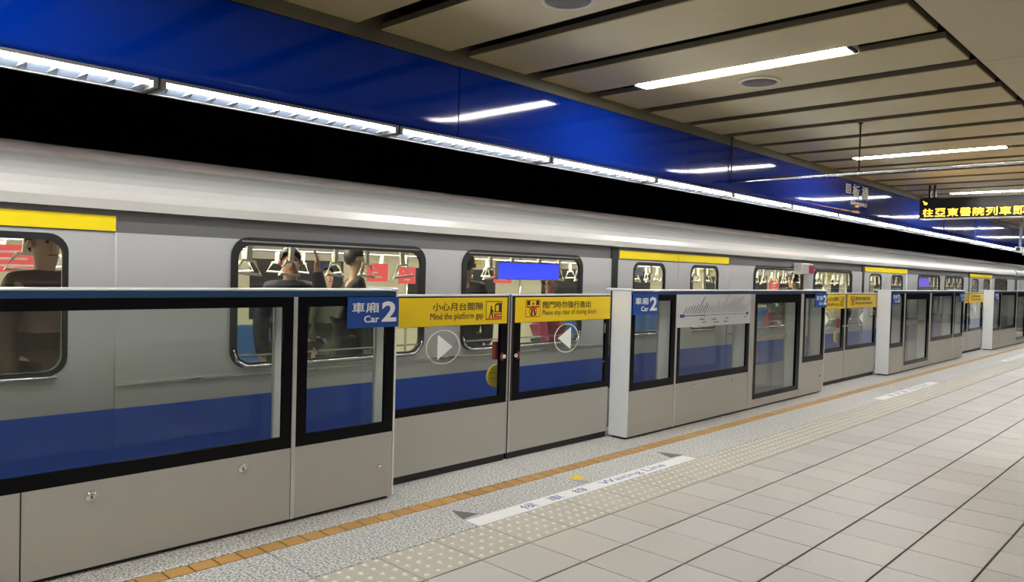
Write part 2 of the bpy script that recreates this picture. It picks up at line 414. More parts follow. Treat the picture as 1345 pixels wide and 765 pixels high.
for k in range(-4, 13):
    o = link('fascia_panel', fm, None, fas); o.location = (XF, 3.70+3.17*(k+.5), 0)
    o.rotation_euler = (0, RND.uniform(-.0015, .0015), RND.uniform(-.0015, .0015))
# station name on the fascia
sn = thing('station_name', (XF, 11.8, 2.6), 'white raised station name lettering on the blue fascia', 'lettering')
text('lettering', '板', (11.48, 2.73, 11.76, 2.915), XF+.001, M_WHITE, sn, FACE_X, .005, .008)
text('lettering', '橋', (11.86, 2.73, 12.13, 2.925), XF+.001, M_WHITE, sn, FACE_X, .005, .008)
text('lettering', 'BANQIAO', (11.42, 2.61, 12.09, 2.675), XF, M_WHITE, sn, FACE_X, .005, .008)
nb = plate('number_box', [rrect(11.22, 2.77, 11.41, 2.90, .02)], [rrect(11.238, 2.782, 11.392, 2.888, .012)], XF+.006, .006, M_WHITE, sn)
text('lettering', 'BL', (11.26, 2.84, 11.37, 2.876), XF+.001, M_WHITE, sn, FACE_X, .01, .005)
text('lettering', '07', (11.26, 2.794, 11.37, 2.83), XF+.001, M_WHITE, sn, FACE_X, .01, .005)
# dark wall behind the train
tw = box('wall_back', (-9.6, -9, -1.2), (-9.3, 45, 3.42), M_VOID); tag(tw, 'almost black panelled wall on the far side of the track', 'wall', kind='structure')
wp = MB().box((0, -.8+.006, 0), (.03, .8-.006, 1.0)).mesh('wall_panel'); wp.materials.append(M_TRACKW)
for k in range(-4, 26):
    o = link('wall_panel', wp, None, tw); o.location = (-9.3, 1.6*k, 1.6)
    o = link('wall_panel', wp, None, tw); o.location = (-9.3, 1.6*k+.8, 2.61); o.scale = (1, 1, .8)
tag(box('wall_right', (6.5, -9, -.1), (6.6, 45, 3.5), mat('far_wall', (.5, .49, .46), .6)), 'pale wall on the other side of the platform', 'wall', kind='structure')
tag(box('wall_near', (-4.4, -9.1, -.1), (6.6, -9, 3.5), MATS['far_wall']), 'pale wall closing the platform behind the camera', 'wall', kind='structure')
tag(box('wall_far', (-4.4, 45, -.1), (6.6, 45.1, 3.5), MATS['far_wall']), 'pale wall closing the far end of the platform', 'wall', kind='structure')

tag(box('wall_tunnel', (-9.6, 45, -1.35), (-4.4, 45.1, 3.5), M_VOID), 'black end of the track tunnel', 'wall', kind='structure')
# ------------------------------------------------------------------ lamps
def ceiling_light(x0, x1, y, z, label, grp=None, em=None):
    t = thing('ceiling_light', ((x0+x1)/2, y, z), label, 'ceiling light', grp)
    box('housing', (x0-.02, y-.078, z+.012), (x1+.02, y+.078, z+.09), M_WHITE, t)
    for s in (-1, 1):
        box('tube', (x0+.01, y+s*.036-.028, z-.004), (x1-.01, y+s*.036+.028, z+.012), em or E_TUBE, t)
    for xx in (x0-.02, x1): box('end_cap', (xx, y-.078, z-.006), (xx+.02, y+.078, z+.012), M_DARK, t)
    return t
ceiling_light(-3.60, -1.92, 5.272, 3.052, 'twin tube ceiling light recessed between the nearest slats')
ceiling_light(-3.54, -1.89, 9.994, 3.052, 'thin ceiling light recessed farther along, just above the hanging rail')
for y, nm in ((14.716, 'ceiling light hidden just beyond the amber display board'), (19.438, 'ceiling light second beyond the amber display board'),
              (.55, 'ceiling light above the left edge of the picture'), (-4.172, 'ceiling light well behind the camera over the gates'),
              (24.16, 'ceiling light third beyond the amber display board'), (28.88, 'ceiling light fourth beyond the amber display board')):
    ceiling_light(-3.58, -1.90, y, 3.052, nm)
def fill_panel(x, y, label):  # unseen panels, added broad and dim to brighten the platform softly
    t = thing('ceiling_light', (x, y, 3.03), label, 'ceiling light')
    box('frame', (x-1.0, y-.34, 3.028), (x+1.0, y+.34, 3.05), M_SILV, t); box('diffuser', (x-.97, y-.31, 3.022), (x+.97, y+.31, 3.03), E_FILL, t)
for i, y in enumerate((-4.172, .55, 5.272, 9.994, 14.716, 19.438, 24.16, 28.88)):
    fill_panel(2.6, y, ORD[i]+' broad unseen fill light panel added over the middle of the platform')
    fill_panel(5.2, y, ORD[i]+' broad unseen fill light panel added over the far side of the platform')
# continuous lamp trough under the fascia, one fitting each 1.62 m
LS = 1.55
hs = MB()
hs.box((-4.215, -LS/2+.008, 2.442), (-4.04, LS/2-.008, 2.447))
hs.box((-4.048, -LS/2+.008, 2.430), (-4.038, LS/2-.008, 2.447)); hs.box((-4.228, -LS/2+.008, 2.392), (-4.203, LS/2-.008, 2.447))
for q in (-1, 1): hs.box((-4.215, q*(LS/2-.02)-.012, 2.395), (-4.04, q*(LS/2-.02)+.012, 2.447))
hsm = hs.mesh('housing'); hsm.materials.append(M_LOUVT)
tb = MB().tube([(-4.064, -LS/2+.05, 2.423), (-4.064, LS/2-.05, 2.423)], .014, 8).mesh('tube', True); tb.materials.append(E_STRIP)
lv = MB(); NL = 12
for i in range(NL):
    y = -LS/2+LS*(i+.5)/NL
    for q in (-1, 1):
        lv.prism([(-4.204, y+q*.024, 2.436), (-4.096, y+q*.004, 2.436), (-4.096, y+q*.004, 2.412), (-4.204, y+q*.024, 2.400)], (0, .003, 0), 1)
lv.prism([(-4.202, -LS/2+.03, 2.398), (-4.090, -LS/2+.03, 2.440), (-4.090, LS/2-.03, 2.440), (-4.202, LS/2-.03, 2.398)], (0, 0, .002))
lvm = lv.mesh('louvre'); lvm.materials.append(M_LOUV); lvm.materials.append(M_LOUVB)
for k in range(-5, 22):
    yc = 1.59-LS/2+LS*k
    if k < 0: nm = ORD[-k-1]+' louvred strip light of the blue fascia to the left of the picture'
    elif k < 20: nm = ORD[k]+' louvred strip light from the left edge of the picture under the blue fascia'
    else: nm = 'louvred strip light at the far right end of the blue fascia, number %d' % (k-19)
    if k == 20: nm = 'last but one louvred strip light at the far right end of the blue fascia'
    if k == 21: nm = 'very last louvred strip light at the far right end of the blue fascia'
    t = thing('strip_light', (0, yc, 0), nm, 'strip light', 'strip lights under the blue fascia')
    t.location = (-4.13, yc, 2.392)
    for nme, me in (('housing', hsm), ('tube', tb), ('louvre', lvm)):
        o = link(nme, me, None, t); o.location = (4.13, 0, -2.392)
# speakers
def speaker(x, y, label):
    t = thing('ceiling_speaker', (x, y, 3.05), label, 'speaker', 'round speakers set in the ceiling slats')
    MB().lathe([(.165, 3.049), (.165, 3.044), (.158, 3.040), (.136, 3.040), (.132, 3.046), (.132, 3.049)], (x, y, 0), seg=36).build('ring', M_SPKR, t, True)
    MB().lathe([(.132, 3.047), (.132, 3.043), (.09, 3.041), (.02, 3.040)], (x, y, 0), seg=36).build('grille', M_SPK, t, True)
speaker(-2.765, 5.69, 'round grey ceiling speaker beside the nearest twin tube light')
speaker(-2.785, 3.335, 'round grey ceiling speaker cut by the top edge of the picture')
# hanging rail
t = thing('hanging_rail', (-2.7, 7.75, 2.56), 'thin silver rail hung under the ceiling on dark rods', 'rail')
MB().tube([(-4.075, 7.75, 2.565), (1.5, 7.75, 2.565)], .018, 10).build('rail', M_CHR, t, True)
for x in (-4.06, -2.70, -1.0, .8): MB().tube([(x, 7.75, 2.57), (x, 7.75, 3.09)], .008, 8).build('rod', M_DARK, t, True)
for x in (-4.06, -2.70): MB().lathe([(.022, 3.04), (.022, 3.06)], (x, 7.75, 0), seg=12).build('rod_cap', M_DARK, t)
# amber LED board
YL = 13.2
t = thing('display_board', (-2.6, YL+.1, 2.5), 'black hanging display board with amber running text', 'display')
box('case', (-3.65, YL, 2.52), (-1.55, YL+.22, 2.835), mat('board_case', (.012, .009, .008), .18), t, .008)
box('bottom_trim', (-3.63, YL-.004, 2.506), (-1.57, YL+.2, 2.52), M_SILV, t)
for xx in (-3.55, -3.475, -1.72, -1.645): box('hanger', (xx, YL+.09, 2.83), (xx+.03, YL+.12, 3.09), M_DARK, t)
box('hanger_plate', (-3.60, YL+.05, 2.832), (-3.40, YL+.17, 2.85), M_DARK, t)
for i, ch in enumerate('往亞東醫院列車即'):
    a = -3.595+i*.1735
    text('lettering', ch, (a, 2.545, a+.145, 2.668), -YL+.001, E_LED, t, FACE_Y, 0, .002)
prints('pilot_light', [(circ(-3.56, 2.752, .024, .017), 0), stroke(-3.60, 2.79, -3.575, 2.775, .008)], -YL+.002, [E_LED], t, FACE_Y)
# camera on a post far along the platform
t = thing('security_camera', (-3.62, 21, 2.4), 'white camera on a grey ceiling post at the right edge', 'camera')
MB().tube([(-3.62, 21, 2.42), (-3.62, 21, 3.10)], .03, 10).build('post', M_GREY2, t, True)
box('camera_body', (-3.70, 20.85, 2.29), (-3.56, 21.1, 2.40), M_WHITE, t, .01)
MB().lathe([(.045, 20.80), (.04, 20.85)], (-3.63, 0, 2.345), 'y', 14).build('lens', M_INK, t)
box('second_head', (-3.56, 20.9, 2.20), (-3.46, 21.1, 2.30), M_GREY2, t, .01)

# ------------------------------------------------------------------ fixed barrier sections
XR = -4.135                              # rear face of the barriers
def car_sign(y0, y1, z0, z1, parent):
    s = box('car_number_sign', (XB+.002, y0, z0), (XB+.014, y1, z1), M_SIGNB, parent)
    W, H = y1-y0, z1-z0; h = XB+.0145
    def R(a, b, c, d): return (y0+W*a, z0+H*b, y0+W*c, z0+H*d)
    text('lettering', '車', R(.07, .49, .31, .83), h, M_WHITE, s, FACE_X, .012, .001)
    text('lettering', '廂', R(.335, .49, .59, .83), h, M_WHITE, s, FACE_X, .012, .001)
    text('lettering', 'Car', R(.30, .17, .60, .40), h, M_WHITE, s, FACE_X, .018, .001)
    text('lettering', '2', R(.65, .18, .95, .86), h, M_WHITE, s, FACE_X, .03, .001)
    return s
def lock(y, z, r, parent):
    o = MB().lathe([(r, XB), (r, XB+.006), (r*.86, XB+.012), (r*.62, XB+.010), (r*.45, XB+.016)], (0, y, z), 'x', 20).build('lock', M_CHR, parent, True)
    box('keyhole', (XB+.0155, y-r*.12, z-r*.35), (XB+.018, y+r*.12, z+r*.25), M_INK, o)
    return o
def pane(name, y0, y1, z0, z1, iy0, iy1, iz0, iz1, parent, x=XB):
    f = plate(name, [rrect(y0, z0, y1, z1, 0)], [rrect(iy0, iz0, iy1, iz1, .004)], x, .022, M_BLACK, parent)
    box('glass_pane', (x-.016, iy0-.012, iz0-.012), (x-.010, iy1+.012, iz1+.012), M_GLASS, f)
    return f
def barrier(y0, y1, bays, label, ends=(True, True)):
    t = thing('platform_barrier', (-4.1, (y0+y1)/2, 0), label, 'barrier', 'fixed sections of the platform barrier')
    box('plinth', (-4.12, y0+.03, 0), (XB-.03, y1-.03, .022), M_RUB, t)
    # top rail: blue front band under a pale cap
    box('top_rail', (XR, y0+.012, 1.32), (XB+.004, y1-.012, 1.356), M_TOPB, t, .003)
    box('rail_cap', (XR-.004, y0+.012, 1.356), (XB+.006, y1-.012, 1.366), M_TOPW, t, .004)
    for s, yy in ((0, y0), (1, y1)):
        a, b = (yy, yy+.014) if s == 0 else (yy-.014, yy)
        box('end_cap', (-4.14, a, .02), (XB+.002, b, 1.372), M_ALUW, t, .003)
        a2, b2 = (yy-.004, yy+.05) if s == 0 else (yy-.05, yy+.004)
        box('cap_corner', (-4.215, a2, 1.352), (XB+.010, b2, 1.376), M_TOPW, t, .008)
    pv = y0+.014
    for kind, a, b in bays:
        if a-pv > .004:
            box('post', (XB-.05, pv, .02), (XB+.004, a, 1.32), M_SILV if a-pv < .05 else M_ALU, t, .002)
        if kind in ('narrow', 'panel', 'sign'):
            box('lower_panel', (XB-.02, a+.002, .022), (XB, b-.002, .44), M_ALU, t)
            m = .07 if kind == 'narrow' else .062
            top = 1.262 if kind != 'sign' else 1.0
            pane('glass_frame', a, b, .44, 1.32, a+m, b-m, .51, 1.262, t)
            box('rear_panel', (XR, a, .022), (XR+.012, b, .462), M_ALU, t)
            box('rear_glass', (XR+.004, a+.02, .462), (XR+.010, b-.02, 1.32), M_GLASS, t)
        else:
            box('sill', (XB-.03, a, .022), (XB, b, .11), M_ALU, t)
            d = plate('emergency_door', [rrect(a, .11, b, 1.32, 0)], [rrect(a+.075, .165, b-.10, 1.215, .004)], XB, .03, M_BLACK, t)
            box('glass_pane', (XB-.02, a+.06, .15), (XB-.014, b-.09, 1.23), M_GLASS, d)
            mb = MB().tube([(XB-.10, a+.06, .80), (XB-.10, b-.22, .80)], .011, 10)
            mb.build('push_bar', MATS.get('push_bar') or mat('push_bar', (.72, .38, .31), .35, .2), d, True)
            box('bar_case', (XB-.12, b-.26, .765), (XB-.05, b-.12, .835), M_ALU, d, .01)
            box('rear_glass', (XR+.004, a+.02, .03), (XR+.010, b-.02, 1.32), M_GLASS, t)
        # divider of the housing behind the bay's far edge, with its silver rear post
        box('divider', (XR+.014, b-.012, .03), (XB-.04, b+.012, 1.32), M_INNER, t)
        box('rear_post', (XR-.002, b-.022, .03), (XR+.014, b+.015, 1.32), M_SILV, t)
        pv = b
    return t
b1 = barrier(-1.47, 3.078, [('narrow', -1.45, -.72), ('exit', -.70, .76), ('panel', .80, 2.326), ('narrow', 2.352, 3.06)],
             'near barrier section filling the left foreground, with two round locks on its panel')
box('panel_joint', (XB-.001, .963, .022), (XB+.0015, .969, .44), M_RUB, b1)
car_sign(2.692, 3.08, 1.124, 1.317, b1)
lock(1.257, .367, .026, b1); lock(2.026, .371, .026, b1); lock(2.962, .225, .013, b1)
b2 = barrier(5.716, 10.275, [('narrow', 5.735, 6.50), ('sign', 6.53, 8.075), ('exit', 8.19, 9.47), ('narrow', 9.555, 10.26)],
             'second barrier section with the white line map and a full height glass exit')
car_sign(5.75, 6.155, 1.138, 1.327, b2); car_sign(9.89, 10.283, 1.142, 1.327, b2)
lock(6.90, .384, .024, b2); lock(7.66, .386, .024, b2); lock(10.14, .228, .013, b2)
# line map board
mp = box('line_map', (XB+.001, 6.52, .995), (XB+.012, 8.06, 1.322), M_MAP, b2)
sh = []
ly = lambda u: 1.108
sh.append(stroke(6.58, 1.108, 7.98, 1.108, .007, 0))
sh.append(([(6.555, 1.092), (6.64, 1.092), (6.64, 1.124), (6.555, 1.124)], 0)); sh.append(([(7.955, 1.094), (8.01, 1.094), (8.01, 1.122), (7.955, 1.122)], 0))
hl = [.06, .07, .075, .08, .085, .17, .08, .11, .09, .06, .075, .07, .12, .08, .10, .19, .09, .11, .13, .14, .15, .17, .18, .09, .08, .07, .11]
for i, h_ in enumerate(hl):
    a = 6.63+i*.0495
    sh.append(stroke(a, 1.13, a+h_*.95, 1.13+h_, .009 if i < 9 else .006, 1 if i < 9 else 2))
    sh.append((circ(a, 1.108, .009, .007, 8), 3 if i > 8 else 0))
for a, b_, c, m_ in ((6.93, 1.062, .10, 1), (7.17, 1.055, .12, 2), (7.47, 1.06, .08, 2), (6.98, 1.03, .09, 2), (7.22, 1.025, .11, 2), (7.43, 1.025, .10, 2), (7.90, 1.065, .07, 2)):
    for q in range(int(c/.018)): sh.append(([(a+q*.018, b_), (a+q*.018+.012, b_), (a+q*.018+.012, b_+.014), (a+q*.018, b_+.014)], m_))
sh.append(stroke(7.02, 1.105, 7.02, 1.05, .004, 2)); sh.append(stroke(7.10, 1.105, 7.10, 1.02, .004, 4)); sh.append(stroke(7.38, 1.105, 7.38, 1.03, .004, 5))
prints('map_print', sh, XB+.0125, [M_MAPL, M_INK, M_GREY, M_WHITE, mat('map_lime', (.5, .55, .2), .5), mat('map_pink', (.7, .4, .45), .5)], mp)
b3 = barrier(12.93, 17.51, [('narrow', 12.95, 13.64), ('exit', 13.70, 15.11), ('panel', 15.20, 16.73), ('narrow', 16.77, 17.49)],
             'third barrier section, full height glass exit left of its locked panel')
car_sign(12.98, 13.37, 1.14, 1.327, b3); car_sign(17.12, 17.515, 1.142, 1.327, b3)
lock(15.6, .385, .024, b3); lock(16.4, .385, .024, b3); lock(17.36, .228, .013, b3)
b4 = barrier(20.15, 24.72, [('narrow', 20.17, 20.93), ('panel', 20.96, 22.68), ('exit', 22.76, 23.95), ('narrow', 24.0, 24.7)],
             'farthest barrier section, cut by the right edge of the picture')
car_sign(20.21, 20.58, 1.14, 1.327, b4); lock(21.4, .384, .024, b4); lock(22.2, .384, .024, b4)

# ------------------------------------------------------------------ sliding gate leaves
def gate_leaf(y0, y1, left, label, detail=True):
    t = thing('sliding_gate', (XD-.02, (y0+y1)/2, .05), label, 'gate', 'sliding gate leaves of the platform barrier')
    X0 = XD-.05
    box('top_rail', (X0, y0, 1.308), (XD+.004, y1, 1.322), M_TOPW, t, .002)
    box('rail_line', (X0+.004, y0, 1.298), (XD+.002, y1, 1.308), M_BLACK, t)  # black line between top rail and sign band
    box('lower_panel', (X0, y0, .055), (XD, y1, .466), M_ALU, t)
    box('gap_shade', (X0+.006, y0+.006, .001), (XD-.012, y1-.004, .052), M_RUB, t)  # black strip standing in for the shade in the gap under the leaf
    if left: g0, g1 = y0+.01, y1-.075
    else: g0, g1 = y0+.125, y1-.05
    fr = plate('glass_frame', [rrect(y0 if left else y0+.045, .466, y1 if left else y1, 1.298, 0)], [rrect(g0, .522, g1, 1.09, 0)], XD-.002, .03, M_BLACK, t)
    box('glass_pane', (XD-.022, g0-.006, .515), (XD-.016, g1+.006, 1.10), M_GLASS, fr)
    ee = (y1, y1+.010) if left else (y0, y0+.012)
    box('edge_profile', (X0, ee[0], .055), (XD+.004, ee[1], 1.315), M_SILV, t)
    if not left:
        box('edge_seal', (X0, y0+.012, .055), (XD-.004, y0+.045, 1.31), M_RUB, t)
        box('edge_seal', (X0, y0-.0155, .055), (XD-.012, y0, 1.31), M_RUB, t)
    s0, s1 = (y0, y1-.018) if left else (y0+.05, y1-.008)
    sb = box('sign_band', (XD, s0, 1.093), (XD+.006, s1, 1.298), M_YEL, t)
    h = XD+.0065
    if left:
        e = y1-4.345                     # offset from the first leaf
        text('lettering', '小心月台間隙', (3.555+e, 1.203, 4.058+e, 1.262), h, M_INK, sb, FACE_X, .008, .001)
        text('lettering', 'Mind the platform gap', (3.535+e, 1.125, 4.063+e, 1.188), h, M_INK, sb, FACE_X, 0, .001)
        a, b_, c, d = 4.09+e, 1.125, 4.265+e, 1.268
        W, H = c-a, d-b_
        P = lambda pts: [(a+W*x, b_+H*y) for x, y in pts]
        shp = [(P([(0, 0), (1, 0), (1, 1), (0, 1)]), 0), (P([(.04, .04), (.96, .04), (.96, .96), (.04, .96)]), 1),
               (P([(.02, .0), (.98, 0), (.98, .08), (.02, .08)]), 2), (P([(.55, .40), (.98, .40), (.98, .90), (.66, .90), (.55, .80)]), 0),
               (P([(.62, .45), (.80, .45), (.80, .80), (.68, .80), (.62, .74)]), 1),
               (P([(.52, .10), (.98, .10), (.98, .34), (.52, .34)]), 2), (P([(.66, .20), (.98, .20), (.98, .26), (.66, .26)]), 1),
               (P(circ(.34, .70, .05, .06, 10)), 0), (P([(.27, .62), (.38, .62), (.40, .36), (.28, .36)]), 0),
               (P([(.28, .38), (.36, .38), (.24, .10), (.16, .10)]), 0), (P([(.33, .38), (.40, .38), (.48, .10), (.40, .10)]), 0),
               (P([(.36, .58), (.52, .42), (.48, .38), (.34, .50)]), 0)]
        prints('pictogram', shp, h, [M_INK, M_YEL, M_REDI], sb)
        cx, cyy = 3.683+e, .937
        tri = [(3.625+e, 1.03), (3.625+e, .845), (3.772+e, .935)]
    else:
        e = y0-4.372
        text('lettering', '關門時勿強行進出', (4.75+e, 1.203, 5.40+e, 1.262), h, M_INK, sb, FACE_X, .008, .001)
        text('lettering', 'Please stay clear of closing doors', (4.75+e, 1.135, 5.485+e, 1.190), h, M_INK, sb, FACE_X, 0, .001)
        a, b_, c, d = 4.54+e, 1.135, 4.722+e, 1.275
        W, H = c-a, d-b_
        P = lambda pts: [(a+W*x, b_+H*y) for x, y in pts]
        shp = [(P([(0, 0), (1, 0), (1, 1), (0, 1)]), 2), (P([(.035, .04), (.965, .04), (.965, .96), (.035, .96)]), 1),
               (P([(.08, .55), (.30, .55), (.30, .95), (.08, .95)]), 0), (P([(.70, .55), (.92, .55), (.92, .95), (.70, .95)]), 0),
               (P([(.12, .62), (.26, .62), (.26, .70), (.12, .70)]), 1), (P([(.74, .62), (.88, .62), (.88, .70), (.74, .70)]), 1)]
        shp += [(P(p), m_) for p, m_ in ringband(.5, .34, .27, .29, .05, .055, n=20, mi=2)]
        shp += [(P(circ(.5, .78, .06, .07, 10)), 0), (P([(.40, .66), (.60, .66), (.62, .36), (.38, .36)]), 2),
                (P([(.38, .38), (.48, .38), (.42, .06), (.32, .06)]), 0), (P([(.52, .38), (.62, .38), (.70, .10), (.60, .06)]), 0),
                (P([(.30, .60), (.42, .66), (.38, .48), (.26, .40)]), 2), (P([(.58, .66), (.70, .60), (.74, .40), (.62, .48)]), 2)]
        prints('pictogram', shp, h, [M_INK, M_YEL, M_REDI], sb)
        cx, cyy = 5.10+e, .94
        tri = [(5.155+e, 1.035), (5.155+e, .84), (4.98+e, .943)]
    g = XD-.0155
    sh = ringband(cx, cyy, .166, .126, .009, .007, n=40) + [(tri, 0)]
    prints('arrow_mark', sh, g, [M_FRIT], fr)
    # touch marker on the meeting stile
    by = (y1-.034) if left else (y0+.078)
    sh = [(circ(by, .83, .021, .0155, 16), 0), (circ(by, .83, .008, .006, 10), 1)]
    sh += ringband(by, .83, .044, .034, .010, .008, *((110, 250) if left else (-70, 70)), n=14, mi=1)
    prints('stile_marker', sh, XD+.0005, [M_WHITE, mat('marker_red', (.42, .05, .04), .5)], fr)
    if left:
        box('release_handle', (XD-.10, y1-.062-.01, .80), (XD-.06, y1-.03, .945), mat('handle_red', (.36, .02, .025), .4), t, .006)
        pts = [(XD-.09, y1-.015+.17*math.cos(math.radians(90+180*k/14))*.62, .665+.09*math.sin(math.radians(90+180*k/14))) for k in range(15)]
        MB().prism(pts, (-.02, 0, 0)).build('release_plate', mat('plate_yellow', (.98, .76, .01), .4), t)
        for zz in (.645, .69): box('plate_groove', (XD-.0895, y1-.10, zz), (XD-.0885, y1-.02, zz+.004), M_REDI, t)
    else:
        st = box('door_label', (XD-.015, y1-.055, .965), (XD-.012, y1-.012, 1.05), mat('label_buff', (.72, .55, .35), .5), t)
        prints('label_print', [(circ(y1-.034, 1.025, .012, .012, 10), 0), ([(y1-.045, .985), (y1-.022, .985), (y1-.022, 1.01), (y1-.045, 1.01)], 0)], XD-.0115, [mat('label_red', (.6, .13, .04), .5)], st)
    return t
for i, (c, nm) in enumerate(((4.358, 'first pair, nearest the camera'), (11.575, 'second pair, beyond the line map'), (18.79, 'third pair, far along'))):
    gate_leaf(3.09+(c-4.358), c-.013, True, 'left sliding gate leaf warning of the platform gap, '+nm)
    gate_leaf(c+.014, 5.702+(c-4.358), False, 'right sliding gate leaf warning of closing doors, '+nm)

# ------------------------------------------------------------------ train
DOORS = [.405+7.15*k for k in range(-1, 4)]      # door centres (the first lies left of the picture)
ROOF = [(-4.52, 1.785), (-4.522, 1.84), (-4.535, 1.89), (-4.565, 1.935), (-4.62, 1.975), (-4.70, 2.018), (-4.80, 2.06), (-4.92, 2.10),
        (-5.02, 2.13), (-5.12, 2.157), (-5.22, 2.18), (-5.32, 2.20), (-5.45, 2.215), (-5.7, 2.23), (-6.4, 2.25)]
XFAR = -8.40
def mir(p): return (-4.55+XFAR-p[0], p[1])
def roof_mesh(y0, y1, nose0=.06, nose1=.06):
    pr = ROOF+[mir(p) for p in ROOF[::-1]]
    mb = MB(); n = len(pr)
    secs = ((y0, .05), (y0+nose0, 0), (y1-nose1, 0), (y1, .05))
    for yy, d in secs:
        for x, z in pr:
            cx, cz = -6.475, 1.785
            mb.v.append((cx+(x-cx)*(1-d*.6), yy, cz+(z-cz)*(1-d*3)))
    for s in range(3):
        for i in range(n-1): mb.f.append((s*n+i, s*n+i+1, (s+1)*n+i+1, (s+1)*n+i)); mb.mi.append(1 if (8 <= i <= 12 or n-2-12 <= i <= n-2-8) else 0)
    mb.f.append(tuple(range(n))); mb.f.append(tuple(range(3*n, 4*n))[::-1]); mb.mi += [0, 0]
    return mb
def window(y0, y1, z0, z1, parent, r=.09):
    f = plate('window_frame', [rrect(y0-.045, z0-.02, y1+.045, z1+.02, r+.03)], [rrect(y0, z0+.012, y1, z1-.03, r)], XT+.012, .03, M_TDARK, parent)
    box('window_glass', (XT-.012, y0-.02, z0-.005), (XT-.006, y1+.02, z1), M_TGLASS, f)
    # bright trims over and under the glass
    mb = MB()
    mb.tube([(XT+.014, y0-.02, z0+.10), (XT+.016, y0-.005, z0+.03), (XT+.016, y0+.06, z0-.012), (XT+.016, y1-.06, z0-.012), (XT+.016, y1+.005, z0+.03), (XT+.014, y1+.02, z0+.10)], [.004, .011, .014, .014, .011, .004], 8)
    mb.build('sill_trim', M_CHR, f, True)
    box('head_trim', (XT+.006, y0+.02, z1-.012), (XT+.016, y1-.02, z1-.002), M_CHR, f)
    box('sill_bar', (XT-.004, y0+.01, z0+.055), (XT+.008, y1-.01, z0+.067), M_CHR, f)
    return f
def train_car(y0, y1, doors, wins, label, full=True):
    t = thing('train_car', (-6.475, (y0+y1)/2, -1.2), label, 'train', 'cars of the train')
    roof_mesh(y0, y1).build('roof', [M_TROOF, M_TRIB], t, False)
    for i in range(7):
        x, z = ROOF[7][0]-.085*i, 0
        # ribs follow the roof section
        for (xa, za), (xb, zb) in zip(ROOF, ROOF[1:]):
            if xb <= x <= xa: z = za+(zb-za)*(x-xa)/(xb-xa)
        box('roof_rib', (x-.012, y0+.1, z-.004), (x+.012, y1-.1, z+.010), M_TRIB, t)
    holes = [rrect(a-.03, z0, b+.03, z1, .11) for a, b, z0, z1 in wins]
    holes += [rrect(d-.90, -.06, d+.90, 1.66, .02) for d in doors]
    plate('side_wall', [rrect(y0+.02, .0, y1-.02, 1.70, 0)], [h for h in holes if True], XT, .04, M_STEEL, t) if False else None
    # side wall between the door bays, one sheet each with its window openings
    edges = [y0+.02]+[v for d in doors for v in (d-1.19, d+1.165)]+[y1-.02]
    for i in range(0, len(edges), 2):
        a, b = edges[i], edges[i+1]
        hs = [rrect(wa-.03, z0-.01, wb+.03, z1+.01, .11) for wa, wb, z0, z1 in wins if wa > a and wb < b]
        plate('side_wall', [rrect(a, .665, b, 1.66, 0)], hs, XT, .03, M_STEEL, t)
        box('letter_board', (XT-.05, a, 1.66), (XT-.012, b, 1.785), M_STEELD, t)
        box('blue_band', (XT-.03, a, .35), (XT+.001, b, .665), M_TBLUE, t)
        box('skirt', (XT-.03, a, -.55), (XT, b, .35), M_STEEL, t)
        box('waist_bead', (XT, a, .795), (XT+.010, b, .806), M_CHR, t)
        for (wa, wb, z0, z1) in wins:
            if wa > a and wb < b: window(wa, wb, z0, z1, t)
    box('roof_gutter', (XT-.06, y0+.03, 1.765), (XT-.014, y1-.03, 1.79), M_TDARK, t)
    for d in doors:
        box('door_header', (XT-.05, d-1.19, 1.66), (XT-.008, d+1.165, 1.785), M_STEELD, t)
        for k, (a, b) in enumerate(((d-1.165, d-.03), (d-.03, d+1.165))):
            sgn = box('door_banner', (XT-.008, a+.006, 1.668), (XT-.002, b-.006, 1.752), M_YEL2, t)
        box('door_pocket', (XT-.06, d-1.30, .35), (XT+.002, d-1.19, 1.77), M_TDARK, t)
        box('door_sill', (XT-.10, d-1.19, -.06), (XT-.005, d+1.165, .02), M_STEELD, t)
        box('skirt', (XT-.03, d-1.19, -.55), (XT, d+1.165, -.06), M_STEEL, t)
        for s in (-1, 1):
            a, b = (d-1.19, d-.004) if s < 0 else (d+.004, d+1.165)
            wa, wb = (d-.875, d-.30) if s < 0 else (d+.285, d+.90)
            lf = plate('door_leaf', [rrect(a, .665, b, 1.66, 0)], [rrect(wa, .90, wb, 1.615, .085)], XT-.012, .03, M_STEEL, t)
            fr = plate('door_window', [rrect(wa-.025, .875, wb+.025, 1.64, .10)], [rrect(wa, .90, wb, 1.605, .085)], XT-.008, .02, M_TDARK, lf)
            box('door_glass', (XT-.03, wa-.01, .89), (XT-.024, wb+.01, 1.62), M_TGLASS, lf)
            box('door_blue_band', (XT-.04, a, .35), (XT-.011, b, .665), M_TBLUE, lf)
            box('door_foot', (XT-.04, a, .02), (XT-.012, b, .35), M_STEEL, lf)
            MB().tube([(XT-.004, wa+.03, .868), (XT-.004, wb-.03, .868)], .012, 8).build('window_sill_trim', M_CHR, lf, True)
    if not full:
        box('end_wall', (XFAR, y0, -.55), (XT-.03, y0+.03, 1.79), M_STEELD, t); return t
    # interior
    box('interior_floor', (XFAR, y0+.05, -.05), (XT-.04, y1-.05, .0), M_TFLR, t)
    box('interior_ceiling', (XFAR+.05, y0+.05, 1.755), (XT-.08, y1-.05, 1.78), M_CREAM, t)
    box('far_wall', (XFAR, y0+.05, 0), (XFAR+.04, y1-.05, 1.76), M_CREAM, t)
    box('end_wall', (XFAR, y0, -.55), (XT-.03, y0+.05, 1.79), M_STEELD, t)
    box('end_wall', (XFAR, y1-.05, -.55), (XT-.03, y1, 1.79), M_STEELD, t)
